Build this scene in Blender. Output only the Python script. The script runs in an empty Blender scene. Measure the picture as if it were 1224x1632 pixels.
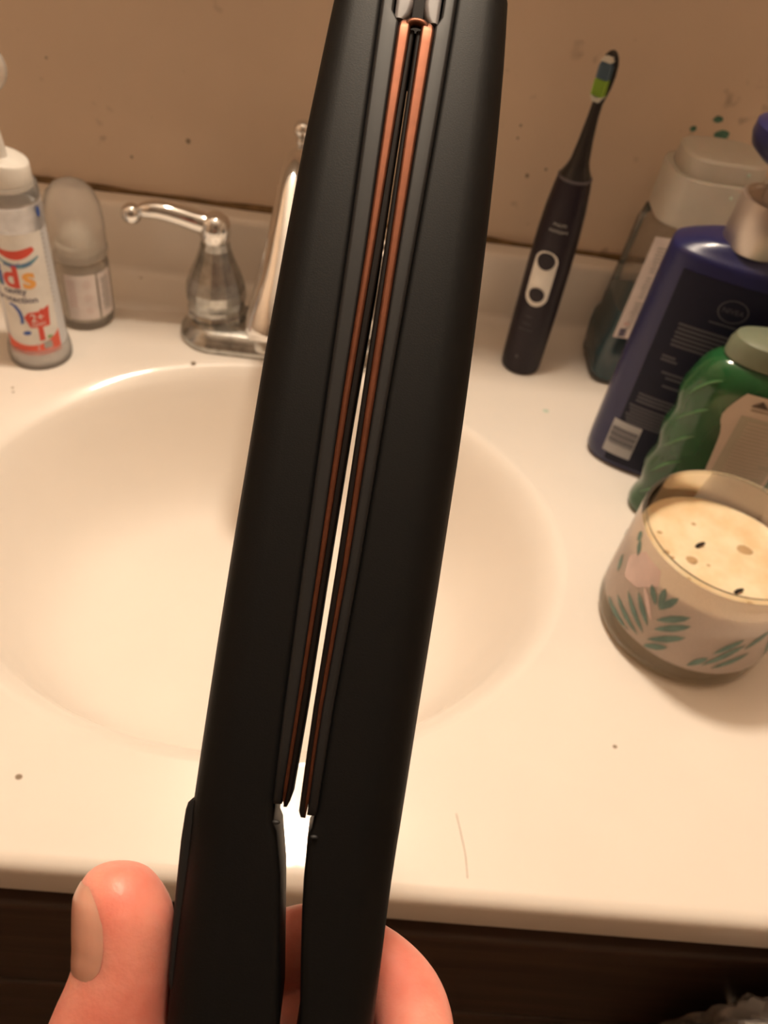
import bpy, bmesh, math, random
from mathutils import Vector, Matrix
from mathutils import noise as mnoise
random.seed(4)
S = bpy.context.scene
COL = S.collection
PI = math.pi

# ------------------------------------------------------------------ camera, world, light
CAM_AT = Vector((0.0, 0.0, 0.40))
def camera_axes():
    f = 1320.0
    down = Vector((380 - 612, 2100 - 816, f)).normalized()
    up = -down
    vx = Vector((20000 - 612, 3000 - 816, f)).normalized()
    X = (vx - up * vx.dot(up)).normalized()
    Y = up.cross(X)
    return X, Y, up
WX, WY, WZ = camera_axes()                            # world axes seen from the lens (x right, y down, z ahead)
cd = bpy.data.cameras.new('camera')
cam = bpy.data.objects.new('camera', cd); COL.objects.link(cam)
right = Vector((WX.x, WY.x, WZ.x)); downv = Vector((WX.y, WY.y, WZ.y)); fwd = Vector((WX.z, WY.z, WZ.z))
cam.matrix_world = Matrix(((right.x, -downv.x, -fwd.x, CAM_AT.x), (right.y, -downv.y, -fwd.y, CAM_AT.y),
                           (right.z, -downv.z, -fwd.z, CAM_AT.z), (0, 0, 0, 1)))
cd.sensor_fit = 'VERTICAL'; cd.sensor_height = 24.0; cd.lens = 24.0 * 1320 / 1632
cd.clip_start = 0.01
cd.dof.use_dof = True; cd.dof.focus_distance = 0.20; cd.dof.aperture_fstop = cd.lens / 1.35
S.camera = cam

w = bpy.data.worlds.new('world'); S.world = w; w.use_nodes = True
w.node_tree.nodes['Background'].inputs[0].default_value = (1.0, 0.72, 0.48, 1)
w.node_tree.nodes['Background'].inputs[1].default_value = 0.02

def lamp(name, loc, power, radius, col):
    l = bpy.data.lights.new(name, 'POINT'); l.energy = power; l.shadow_soft_size = radius; l.color = col
    o = bpy.data.objects.new(name, l); o.location = loc; COL.objects.link(o); return o
lamp('vanity_lamp', (0.0, 0.533, 0.94), 17.5, 0.052, (1.0, 0.83, 0.64))

S.view_settings.view_transform = 'Standard'
S.view_settings.look = 'None'
S.view_settings.gamma = 1.0
S.view_settings.use_curve_mapping = False
S.view_settings.exposure = 0.72
try:
    S.cycles.use_denoising = True
    S.cycles.max_bounces = 10; S.cycles.diffuse_bounces = 5
    S.cycles.transparent_max_bounces = 16
    S.cycles.sample_clamp_indirect = 4.0
except Exception:
    pass

# ------------------------------------------------------------------ materials
def srgb(r, g, b):
    def c(v):
        v /= 255.0
        return v / 12.92 if v <= 0.04045 else ((v + 0.055) / 1.055) ** 2.4
    return (c(r), c(g), c(b), 1)

def mat(name, col, rough=0.5, metal=0.0, var=0.06, scale=60.0, bump=0.0, bscale=200.0, coat=0.0, trans=0.0,
        sss=0.0, spec=0.5, alpha=1.0, stretch=None, col2=None, ior=1.45):
    m = bpy.data.materials.new(name); m.use_nodes = True
    nt = m.node_tree; N = nt.nodes; L = nt.links
    p = N['Principled BSDF']
    tc = N.new('ShaderNodeTexCoord')
    src = tc.outputs['Object']
    if stretch:
        mp = N.new('ShaderNodeMapping'); mp.inputs['Scale'].default_value = stretch
        L.new(src, mp.inputs['Vector']); src = mp.outputs['Vector']
    nz = N.new('ShaderNodeTexNoise'); nz.inputs['Scale'].default_value = scale; nz.inputs['Detail'].default_value = 4
    L.new(src, nz.inputs['Vector'])
    rp = N.new('ShaderNodeValToRGB')
    c2 = col2 if col2 else tuple(max(0, c * (1 - 2 * var)) for c in col[:3]) + (1,)
    rp.color_ramp.elements[0].position = 0.35; rp.color_ramp.elements[1].position = 0.65
    rp.color_ramp.elements[0].color = c2; rp.color_ramp.elements[1].color = col
    L.new(nz.outputs['Fac'], rp.inputs['Fac'])
    L.new(rp.outputs['Color'], p.inputs['Base Color'])
    p.inputs['Roughness'].default_value = rough; p.inputs['Metallic'].default_value = metal
    p.inputs['Coat Weight'].default_value = coat; p.inputs['Coat Roughness'].default_value = 0.05
    p.inputs['Transmission Weight'].default_value = trans; p.inputs['IOR'].default_value = ior
    p.inputs['Specular IOR Level'].default_value = spec
    p.inputs['Alpha'].default_value = alpha
    if sss:
        p.inputs['Subsurface Weight'].default_value = sss
        p.inputs['Subsurface Radius'].default_value = (0.010, 0.0035, 0.002)
        p.inputs['Subsurface Scale'].default_value = 0.6
    if bump:
        n2 = N.new('ShaderNodeTexNoise'); n2.inputs['Scale'].default_value = bscale; n2.inputs['Detail'].default_value = 3
        L.new(src, n2.inputs['Vector'])
        b = N.new('ShaderNodeBump'); b.inputs['Strength'].default_value = bump; b.inputs['Distance'].default_value = 0.001
        L.new(n2.outputs['Fac'], b.inputs['Height']); L.new(b.outputs['Normal'], p.inputs['Normal'])
    return m

def clear_mat(name, tint, gloss=0.12, rough=0.05, milk=0.0, milkcol=(0.8, 0.8, 0.8, 1)):
    """thin clear or milky plastic: see-through tint + some scattered light + fresnel gloss"""
    m = bpy.data.materials.new(name); m.use_nodes = True
    nt = m.node_tree; N = nt.nodes; L = nt.links
    for n in list(N):
        if n.type == 'BSDF_PRINCIPLED': N.remove(n)
    out = [n for n in N if n.type == 'OUTPUT_MATERIAL'][0]
    tr = N.new('ShaderNodeBsdfTransparent'); tr.inputs[0].default_value = tint
    df = N.new('ShaderNodeBsdfDiffuse'); df.inputs[0].default_value = milkcol
    tl = N.new('ShaderNodeBsdfTranslucent'); tl.inputs[0].default_value = milkcol
    md = N.new('ShaderNodeMixShader'); md.inputs[0].default_value = 0.5
    L.new(df.outputs[0], md.inputs[1]); L.new(tl.outputs[0], md.inputs[2])
    m1 = N.new('ShaderNodeMixShader'); m1.inputs[0].default_value = milk
    nz = N.new('ShaderNodeTexNoise'); nz.inputs['Scale'].default_value = 120
    mr = N.new('ShaderNodeMapRange'); mr.inputs['To Min'].default_value = milk * 0.85; mr.inputs['To Max'].default_value = min(1, milk * 1.15)
    L.new(nz.outputs['Fac'], mr.inputs['Value']); L.new(mr.outputs[0], m1.inputs[0])
    L.new(tr.outputs[0], m1.inputs[1]); L.new(md.outputs[0], m1.inputs[2])
    gl = N.new('ShaderNodeBsdfGlossy'); gl.inputs['Roughness'].default_value = rough
    fr = N.new('ShaderNodeFresnel'); fr.inputs['IOR'].default_value = 1.0 + gloss * 4
    m2 = N.new('ShaderNodeMixShader')
    L.new(fr.outputs[0], m2.inputs[0]); L.new(m1.outputs[0], m2.inputs[1]); L.new(gl.outputs[0], m2.inputs[2])
    L.new(m2.outputs[0], out.inputs['Surface'])
    return m

def wall_mat(name, col, dark):
    m = mat(name, col, rough=0.55, var=0.05, scale=5, bump=0.25, bscale=90, spec=0.3)
    nt = m.node_tree; N = nt.nodes; L = nt.links; p = N['Principled BSDF']
    old = p.inputs['Base Color'].links[0].from_socket
    tc = N.new('ShaderNodeTexCoord')
    nz = N.new('ShaderNodeTexNoise'); nz.inputs['Scale'].default_value = 42; nz.inputs['Detail'].default_value = 2; nz.inputs['Roughness'].default_value = 0.7
    L.new(tc.outputs['Object'], nz.inputs['Vector'])
    rp = N.new('ShaderNodeValToRGB'); rp.color_ramp.elements[0].position = 0.655; rp.color_ramp.elements[1].position = 0.78
    L.new(nz.outputs['Fac'], rp.inputs['Fac'])
    mx = N.new('ShaderNodeMixRGB'); mx.inputs[2].default_value = dark
    mt = N.new('ShaderNodeMath'); mt.operation = 'MULTIPLY'; mt.inputs[1].default_value = 0.45
    L.new(rp.outputs['Color'], mt.inputs[0]); L.new(mt.outputs[0], mx.inputs[0]); L.new(old, mx.inputs[1])
    L.new(mx.outputs[0], p.inputs['Base Color'])
    return m

M = {}
M['wall'] = wall_mat('beige_wall_paint', (0.74, 0.60, 0.475, 1), (0.12, 0.08, 0.05, 1))
M['ceiling'] = mat('ceiling_paint', (0.85, 0.82, 0.78, 1), 0.8)
M['dark_wall'] = mat('darkened_wall_paint', (0.28, 0.23, 0.19, 1), 0.7)  # unseen front wall coloured dark so copper and shell reflect dimness
M['floor'] = mat('floor_vinyl', (0.16, 0.11, 0.08, 1), 0.5, var=0.2, scale=14)
M['marble'] = mat('cultured_marble', (0.86, 0.80, 0.735, 1), 0.30, var=0.02, scale=9, coat=0.6, spec=0.3, bump=0.02, bscale=55)
def film_in_basin(m):
    """the basin's inside is dulled by soap film; the rim and the slab stay glossy"""
    nt = m.node_tree; N = nt.nodes; L = nt.links; p = N['Principled BSDF']
    tc = N.new('ShaderNodeTexCoord'); sx = N.new('ShaderNodeSeparateXYZ'); L.new(tc.outputs['Object'], sx.inputs[0])
    for sock, a, b in (('Coat Weight', 0.0, 0.6), ('Roughness', 0.5, 0.30)):
        mr = N.new('ShaderNodeMapRange'); mr.inputs['From Min'].default_value = -.07; mr.inputs['From Max'].default_value = -.02
        mr.inputs['To Min'].default_value = a; mr.inputs['To Max'].default_value = b
        L.new(sx.outputs['Z'], mr.inputs['Value']); L.new(mr.outputs[0], p.inputs[sock])
film_in_basin(M['marble'])
M['caulk'] = mat('stained_caulk', (0.24, 0.15, 0.065, 1), 0.7, var=0.25, scale=60)
M['dirt'] = mat('dark_speck', (0.33, 0.26, 0.19, 1), 0.8)
M['hair'] = mat('brown_hair', (0.42, 0.31, 0.23, 1), 0.6)
M['teal_spot'] = mat('dried_teal_drop', (0.10, 0.26, 0.20, 1), 0.6, var=0.2, scale=300)
M['pale_drop'] = mat('pale_teal_drop', (0.58, 0.70, 0.60, 1), 0.4)
M['wood'] = mat('dark_stained_wood', (0.085, 0.050, 0.034, 1), 0.45, var=0.25, scale=9, stretch=(1, 1, 12), bump=0.1, bscale=30)
M['cabinet_white'] = mat('painted_cabinet', (0.62, 0.55, 0.47, 1), 0.5)
M['chrome'] = mat('chrome', (0.82, 0.82, 0.82, 1), 0.07, 1.0, var=0.02)
M['dull_chrome'] = mat('limescaled_chrome', (0.62, 0.62, 0.60, 1), 0.26, 1.0, var=0.18, scale=130, bump=0.15, bscale=300)
M['black_shell'] = mat('matte_black_plastic', (0.0042, 0.004, 0.004, 1), 0.5, var=0.05, scale=900, bump=0.05, bscale=2500, spec=0.14)
M['black_inner'] = mat('inner_black_plastic', (0.012, 0.0115, 0.012, 1), 0.45, spec=0.22)
M['gap_shade'] = mat('gap_shade_black', (0.008, 0.005, 0.004, 1), 0.6, spec=0.1)  # near-black holds the shade of the gap between plates and tips
M['copper'] = mat('copper_ceramic', (0.105, 0.038, 0.021, 1), 0.40, 0.95, var=0.06, scale=400)
M['housing_tip'] = mat('grey_tip_plastic', (0.16, 0.15, 0.155, 1), 0.5)
M['skin'] = mat('skin', (0.74, 0.30, 0.235, 1), 0.42, var=0.06, scale=90, bump=0.10, bscale=900, sss=0.5, col2=(0.67, 0.215, 0.165, 1))
M['nail'] = mat('fingernail', (0.58, 0.30, 0.225, 1), 0.3, var=0.03, scale=80, sss=0.3, coat=0.2)
M['white_plastic'] = mat('white_plastic', (0.80, 0.77, 0.72, 1), 0.35)
M['frost'] = clear_mat('frosted_plastic', (0.97, 0.95, 0.92, 1), 0.03, 0.3, 0.26, (0.88, 0.86, 0.83, 1))
M['frost_cap'] = clear_mat('frosted_cap_plastic', (0.98, 0.97, 0.95, 1), 0.025, 0.25, 0.40, (0.88, 0.86, 0.83, 1))
M['cap_plastic'] = mat('translucent_white_cap', (0.58, 0.55, 0.49, 1), 0.32, var=0.03, sss=0.2)
M['clear'] = clear_mat('clear_plastic', (0.90, 0.90, 0.89, 1), 0.12, 0.08, 0.10, (0.7, 0.72, 0.72, 1))
M['glass'] = clear_mat('candle_glass', (0.93, 0.92, 0.88, 1), 0.07, 0.06, 0.16, (0.7, 0.68, 0.62, 1))
M['milk_print'] = clear_mat('milky_print', (0.95, 0.90, 0.87, 1), 0.04, 0.25, 0.86, (0.90, 0.81, 0.77, 1))
M['wax'] = mat('cream_wax', (0.82, 0.70, 0.50, 1), 0.45, var=0.10, scale=55, bump=0.4, bscale=110, sss=0.2, col2=(0.74, 0.55, 0.33, 1))
M['char'] = mat('burnt_wick', (0.03, 0.022, 0.018, 1), 0.9)
M['wax_dirt'] = mat('brown_wax_stain', (0.50, 0.33, 0.17, 1), 0.6)
M['leaf_print'] = mat('green_leaf_print', (0.16, 0.27, 0.23, 1), 0.5, var=0.15, scale=120)
M['pink_print'] = mat('pink_print', (0.80, 0.61, 0.57, 1), 0.5)
M['paste_label'] = mat('pale_blue_label', (0.66, 0.68, 0.72, 1), 0.35, var=0.05, scale=40)
M['silver_film'] = mat('silver_film', (0.66, 0.67, 0.71, 1), 0.28, 0.55, var=0.1, scale=80, bump=0.4, bscale=120)
M['p_white'] = mat('print_white', (0.80, 0.78, 0.75, 1), 0.4)
M['p_red'] = mat('print_red', (0.70, 0.075, 0.045, 1), 0.4)
M['p_orange'] = mat('print_orange', (0.86, 0.42, 0.10, 1), 0.4)
M['p_salmon'] = mat('print_salmon', (0.82, 0.13, 0.075, 1), 0.4)
M['p_blue'] = mat('print_blue', (0.05, 0.12, 0.45, 1), 0.4)
M['p_teal'] = mat('print_teal', (0.16, 0.33, 0.42, 1), 0.4)
M['p_navy'] = mat('print_navy', (0.05, 0.05, 0.12, 1), 0.4)
M['p_green'] = mat('print_green', (0.20, 0.38, 0.10, 1), 0.4)
M['p_grey'] = mat('print_grey', (0.42, 0.41, 0.40, 1), 0.4)
M['p_pink'] = mat('print_pink', (0.70, 0.50, 0.48, 1), 0.4)
M['deo_label'] = mat('pale_pink_label', (0.80, 0.72, 0.70, 1), 0.45)
M['deo_liquid'] = mat('roll_on_white', (0.74, 0.70, 0.64, 1), 0.5)
M['brush_body'] = mat('dark_purple_plastic', (0.018, 0.012, 0.019, 1), 0.42, spec=0.35)
M['brush_head'] = mat('black_brush_head', (0.018, 0.016, 0.017, 1), 0.35)
M['brush_grey'] = mat('grey_marking', (0.10, 0.085, 0.095, 1), 0.5)
M['bristle_green'] = mat('green_bristles', (0.30, 0.52, 0.06, 1), 0.6)
M['bristle_white'] = mat('white_bristles', (0.72, 0.72, 0.66, 1), 0.6)
M['bristle_blue'] = mat('blue_bristles', (0.10, 0.17, 0.24, 1), 0.6)
M['navy'] = mat('navy_bottle_plastic', (0.011, 0.013, 0.072, 1), 0.32, var=0.03, coat=0.15)
M['navy_label'] = mat('dark_back_label', (0.008, 0.009, 0.026, 1), 0.5, spec=0.25)
M['navy_text'] = mat('grey_label_print', (0.075, 0.075, 0.095, 1), 0.5)
M['barcode_white'] = mat('barcode_white', (0.40, 0.40, 0.42, 1), 0.5)
M['barcode_bar'] = mat('barcode_bars', (0.13, 0.13, 0.155, 1), 0.5)
M['silver'] = mat('brushed_silver_collar', (0.62, 0.56, 0.52, 1), 0.38, 0.85, var=0.03)
M['pump_black'] = mat('pump_head_black', (0.02, 0.017, 0.018, 1), 0.35)
M['mouth_liquid'] = mat('teal_mouthwash', (0.008, 0.115, 0.165, 1), 0.15, var=0.05)
M['green_gel'] = mat('green_translucent_plastic', (0.025, 0.13, 0.042, 1), 0.16, var=0.30, scale=28, coat=0.5, trans=0.25, stretch=(1, 1, 0.5), col2=(0.012, 0.07, 0.02, 1))
M['gel_cap'] = mat('pale_green_cap', (0.17, 0.19, 0.13, 1), 0.3, var=0.03, sss=0.2)
M['gel_ridge'] = mat('pale_green_ridge', (0.07, 0.18, 0.07, 1), 0.2, coat=0.4)
M['gel_label'] = mat('cream_label', (0.56, 0.46, 0.385, 1), 0.4, var=0.03)
M['gel_label_box'] = mat('grey_label_panel', (0.40, 0.36, 0.28, 1), 0.5, var=0.03)
M['bag'] = mat('crumpled_grey_plastic', (0.34, 0.30, 0.27, 1), 0.35, var=0.3, scale=24, bump=0.5, bscale=60)

# ------------------------------------------------------------------ object helpers
def world_loc(o):
    v = Vector((0, 0, 0))
    while o is not None:
        v += o.location; o = o.parent
    return v

def obj(name, geo, material, parent=None, smooth=True, loc=None, uvsmooth=None):
    """links ONE mesh object; geo = (verts, faces) in world metres"""
    vs, fs = geo
    base = world_loc(parent) if parent else Vector(loc or (0, 0, 0))
    me = bpy.data.meshes.new(name)
    me.from_pydata([tuple(Vector(v) - base) for v in vs], [], fs)
    me.validate(); me.update()
    if smooth:
        bm = bmesh.new(); bm.from_mesh(me)
        bmesh.ops.recalc_face_normals(bm, faces=bm.faces[:]) if smooth != 'keep' else None
        bm.to_mesh(me); bm.free()
        me.polygons.foreach_set('use_smooth', [True] * len(me.polygons))
        try: me.set_sharp_from_angle(angle=math.radians(38))
        except Exception: pass
    me.materials.append(material)
    o = bpy.data.objects.new(name, me); COL.objects.link(o)
    if parent: o.parent = parent
    else: o.location = base
    return o

def thing(name, loc, label, cat, group=None):
    o = bpy.data.objects.new(name, None); o.empty_display_size = 0.02
    o.location = loc; COL.objects.link(o)
    o['label'] = label; o['category'] = cat
    if group: o['group'] = group
    return o

def structure(o):
    o['kind'] = 'structure'; return o

def merge(*geos):
    V, F = [], []
    for vs, fs in geos:
        k = len(V); V += list(vs); F += [tuple(i + k for i in f) for f in fs]
    return V, F

def xf(geo, mtx):
    return [mtx @ Vector(v) for v in geo[0]], geo[1]

def box(x0, x1, y0, y1, z0, z1, bev=0.0):
    bm = bmesh.new()
    bmesh.ops.create_cube(bm, size=1.0)
    for v in bm.verts:
        v.co = Vector((x0 + (v.co.x + .5) * (x1 - x0), y0 + (v.co.y + .5) * (y1 - y0), z0 + (v.co.z + .5) * (z1 - z0)))
    if bev > 0:
        bmesh.ops.bevel(bm, geom=bm.edges[:], offset=bev, segments=3, profile=0.6, affect='EDGES')
    bm.verts.index_update()
    r = ([v.co.copy() for v in bm.verts], [tuple(v.index for v in f.verts) for f in bm.faces])
    bm.free(); return r

def loft(rings, cap0=True, cap1=True, closed=True):
    n = len(rings[0]); V = [Vector(p) for r in rings for p in r]; F = []
    for i in range(len(rings) - 1):
        for j in range(n if closed else n - 1):
            k = (j + 1) % n
            F.append((i * n + j, i * n + k, (i + 1) * n + k, (i + 1) * n + j))
    if cap0: F.append(tuple(reversed(range(n))))
    if cap1: F.append(tuple(range((len(rings) - 1) * n, len(rings) * n)))
    return V, F

def lathe(cx, cy, prof, n=48, cap0=True, cap1=True):
    return loft([[(cx + r * math.cos(2 * PI * j / n), cy + r * math.sin(2 * PI * j / n), z) for j in range(n)] for r, z in prof], cap0, cap1)

def smooth_path(pts, sub=8):
    """Catmull-Rom through tuples of any length"""
    P = [tuple(p) for p in pts]; out = []
    for i in range(len(P) - 1):
        p0 = P[max(i - 1, 0)]; p1 = P[i]; p2 = P[i + 1]; p3 = P[min(i + 2, len(P) - 1)]
        for k in range(sub):
            t = k / sub
            out.append(tuple(0.5 * (2 * b + (c - a) * t + (2 * a - 5 * b + 4 * c - d) * t * t + (3 * b - a - 3 * c + d) * t ** 3)
                             for a, b, c, d in zip(p0, p1, p2, p3)))
    out.append(P[-1]); return out

def tube(pts, rad, n=16, caps=True, flat=1.0, flat_axis=None, sub=0):
    """round tube along pts; rad number or list"""
    if not isinstance(rad, (list, tuple)): rad = [rad] * len(pts)
    if sub:
        q = smooth_path([tuple(p) + (r,) for p, r in zip(pts, rad)], sub)
        pts = [Vector(t[:3]) for t in q]; rad = [max(t[3], 1e-5) for t in q]
    pts = [Vector(p) for p in pts]; rings = []
    ref = Vector(flat_axis) if flat_axis else None
    prev = None
    for i, p in enumerate(pts):
        t = (pts[min(i + 1, len(pts) - 1)] - pts[max(i - 1, 0)]).normalized()
        if ref is not None: a = (ref - t * ref.dot(t)).normalized()
        else:
            if prev is None:
                h = Vector((0, 0, 1)) if abs(t.z) < .9 else Vector((1, 0, 0)); a = t.cross(h).normalized()
            else: a = (prev - t * prev.dot(t)).normalized()
            prev = a
        b = t.cross(a)
        rings.append([p + rad[i] * (a * math.cos(2 * PI * j / n) * flat + b * math.sin(2 * PI * j / n)) for j in range(n)])
    return loft(rings, caps, caps)

def ball(c, r, n=20, m=12, sc=(1, 1, 1)):
    rings = []
    for i in range(1, m):
        th = PI * i / m
        rings.append([(c[0] + sc[0] * r * math.sin(th) * math.cos(2 * PI * j / n), c[1] + sc[1] * r * math.sin(th) * math.sin(2 * PI * j / n), c[2] - sc[2] * r * math.cos(th)) for j in range(n)])
    return loft(rings)

def superellipse(a, b, e, n=48):
    out = []
    for j in range(n):
        t = 2 * PI * j / n; c, s = math.cos(t), math.sin(t)
        out.append((a * math.copysign(abs(c) ** (2 / e), c), b * math.copysign(abs(s) ** (2 / e), s)))
    return out

def interp(tab, s):
    tab = sorted(tab)
    if s <= tab[0][0]:
        (a, b), (c, d) = tab[0], tab[1]; return b
    if s >= tab[-1][0]: return tab[-1][1]
    for (a, b), (c, d) in zip(tab, tab[1:]):
        if a <= s <= c: return b + (d - b) * (s - a) / (c - a)

# flat print: polygons and lettering laid on a surface map (u right, v up, off outwards)
_txt = {}
def text_geo(body, size, align='CENTER', bold=0.0):
    key = (body, size, align, bold)
    if key in _txt: return _txt[key]
    c = bpy.data.curves.new('lettering', 'FONT'); c.body = body; c.size = 1.0; c.align_x = align; c.align_y = 'CENTER'
    c.resolution_u = 3; c.offset = bold
    o = bpy.data.objects.new('lettering', c); COL.objects.link(o)
    dg = bpy.context.evaluated_depsgraph_get(); ev = o.evaluated_get(dg); me = ev.to_mesh()
    r = ([(v.co.x * size, v.co.y * size) for v in me.vertices], [tuple(p.vertices) for p in me.polygons])
    ev.to_mesh_clear(); bpy.data.objects.remove(o); bpy.data.curves.remove(c)
    _txt[key] = r; return r

def place(geo2, smap, u0=0, v0=0, rot=0, off=0.00015, lim=0.0026):
    """lays flat shapes on a surface; big faces are cut so that they follow its curve"""
    c, s = math.cos(rot), math.sin(rot)
    P = [(u0 + x * c - y * s, v0 + x * s + y * c) for x, y in geo2[0]]
    V, F = [], []
    def tri(a, b, d, depth=0):
        L = [math.dist(a, b), math.dist(b, d), math.dist(d, a)]; m = max(L)
        if m > lim and depth < 9:
            k = L.index(m); a, b, d = ((a, b, d), (b, d, a), (d, a, b))[k]
            h = ((a[0] + b[0]) / 2, (a[1] + b[1]) / 2)
            tri(a, h, d, depth + 1); tri(h, b, d, depth + 1)
        else:
            n = len(V); V.extend((a, b, d)); F.append((n, n + 1, n + 2))
    for f in geo2[1]:
        q = [P[i] for i in f]
        if max(math.dist(q[i], q[i - 1]) for i in range(len(q))) <= lim and len(q) <= 4:
            n = len(V); V.extend(q); F.append(tuple(range(n, n + len(q)))); continue
        if len(q) <= 4:
            for k in range(1, len(q) - 1): tri(q[0], q[k], q[k + 1])
        else:
            m = (sum(p[0] for p in q) / len(q), sum(p[1] for p in q) / len(q))
            for k in range(len(q)): tri(m, q[k], q[(k + 1) % len(q)])
    return [smap(a, b, off) for a, b in V], F

def poly(pts):
    return [tuple(p) for p in pts], [tuple(range(len(pts)))]

def rect(w_, h_, nu=8, nv=1):
    P = [(-w_ / 2 + w_ * i / nu, -h_ / 2 + h_ * j / nv) for j in range(nv + 1) for i in range(nu + 1)]
    F = [(j * (nu + 1) + i, j * (nu + 1) + i + 1, (j + 1) * (nu + 1) + i + 1, (j + 1) * (nu + 1) + i) for j in range(nv) for i in range(nu)]
    return P, F

def disc(r, n=24, ry=None):
    return poly([(r * math.cos(2 * PI * k / n), (ry or r) * math.sin(2 * PI * k / n)) for k in range(n)])

def ring2(r0, r1, n=28, ry=1.0):
    P = [(r * math.cos(2 * PI * k / n), ry * r * math.sin(2 * PI * k / n)) for r in (r0, r1) for k in range(n)]
    return P, [(k, (k + 1) % n, n + (k + 1) % n, n + k) for k in range(n)]

def band(lower, upper):
    """strip between two lists of (u,v)"""
    n = len(lower); P = list(lower) + list(upper)
    return P, [(i, i + 1, n + i + 1, n + i) for i in range(n - 1)]

def cyl_map(cx, cy, r, ang0):
    def f(u, v, off=0.0):
        a = ang0 + u / r(v) if callable(r) else ang0 + u / r
        rr = (r(v) if callable(r) else r) + off
        return Vector((cx + rr * math.cos(a), cy + rr * math.sin(a), v))
    return f

def plane_map(o, u, v, nrm):
    o, u, v, nrm = Vector(o), Vector(u), Vector(v), Vector(nrm)
    return lambda a, b, off=0.0: o + u * a + v * b + nrm * off

def prt(name, geo, m, parent):
    return obj(name, geo, m, parent, smooth=False)

# ------------------------------------------------------------------ room
WALL_Y = 0.676
def room():
    def slab(name, g, m):
        return structure(obj(name, g, m, smooth=False))
    slab('floor', box(-1.0, 1.2, -1.3, 0.78, -0.86, -0.82), M['floor'])
    slab('ceiling', box(-1.0, 1.2, -1.3, 0.78, 1.55, 1.60), M['ceiling'])
    wb = slab('wall_back', box(-1.0, 1.2, WALL_Y, 0.78, -0.82, 1.55), M['wall'])
    slab('wall_left', box(-1.05, -1.0, -1.3, 0.78, -0.82, 1.55), M['wall'])
    slab('wall_right', box(1.2, 1.25, -1.3, 0.78, -0.82, 1.55), M['wall'])
    slab('wall_front', box(-1.0, 1.2, -1.35, -1.3, -0.82, 1.55), M['dark_wall'])
    # dried splashes and specks on the wall
    for x, z, r, k in ((0.2501, .1767, .0024, 0), (0.2737, .1752, .0046, 0), (0.2664, .1861, .0030, 0), (0.2700, .1690, .0032, 0)):
        P = []
        for j in range(14):
            a = 2 * PI * j / 14; rr = r * (1 + .12 * math.sin(2 * a + x * 900) + .10 * random.uniform(-1, 1))
            P.append((x + 1.15 * rr * math.cos(a), WALL_Y - .0004, z + .85 * rr * math.sin(a)))
        vs = P + [(p[0], WALL_Y + .0005, p[2]) for p in P]; n = len(P)
        o = obj('teal_splash', (vs, [tuple(range(n))] + [(i, (i + 1) % n, n + (i + 1) % n, n + i) for i in range(n)]), M['teal_spot'], wb, smooth=False)
    for x, z, r in ((.1163, .1606, .0011), (.1162, .1508, .0010), (.131, .1224, .0016), (.1448, .1296, .0012), (-.1453, .112, .0020), (-.1921, .0927, .0012), (.08, .2, .001), (-.25, .16, .001)):
        obj('wall_speck', ball((x, WALL_Y, z), r, 10, 6, (1, .3, 1.2)), M['dirt'], wb)
room()

# unseen cabinet added above the frame to shade the wall and counter back
def shade_cabinet():
    t = thing('shade_cabinet', (-0.03, WALL_Y, 0.43), 'unseen cabinet added above the basin to shade the wall and counter', 'cabinet')
    obj('cabinet_body', box(-0.75, 0.75, 0.558, WALL_Y, 0.43, 0.80, 0.003), M['cabinet_white'], t)
    for x0, x1 in ((-0.745, -0.255), (-0.245, 0.245), (0.255, 0.745)):
        obj('shade_cabinet_door', box(x0, x1, 0.551, 0.558, 0.435, 0.795, 0.002), M['chrome'], t)
shade_cabinet()

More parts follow.
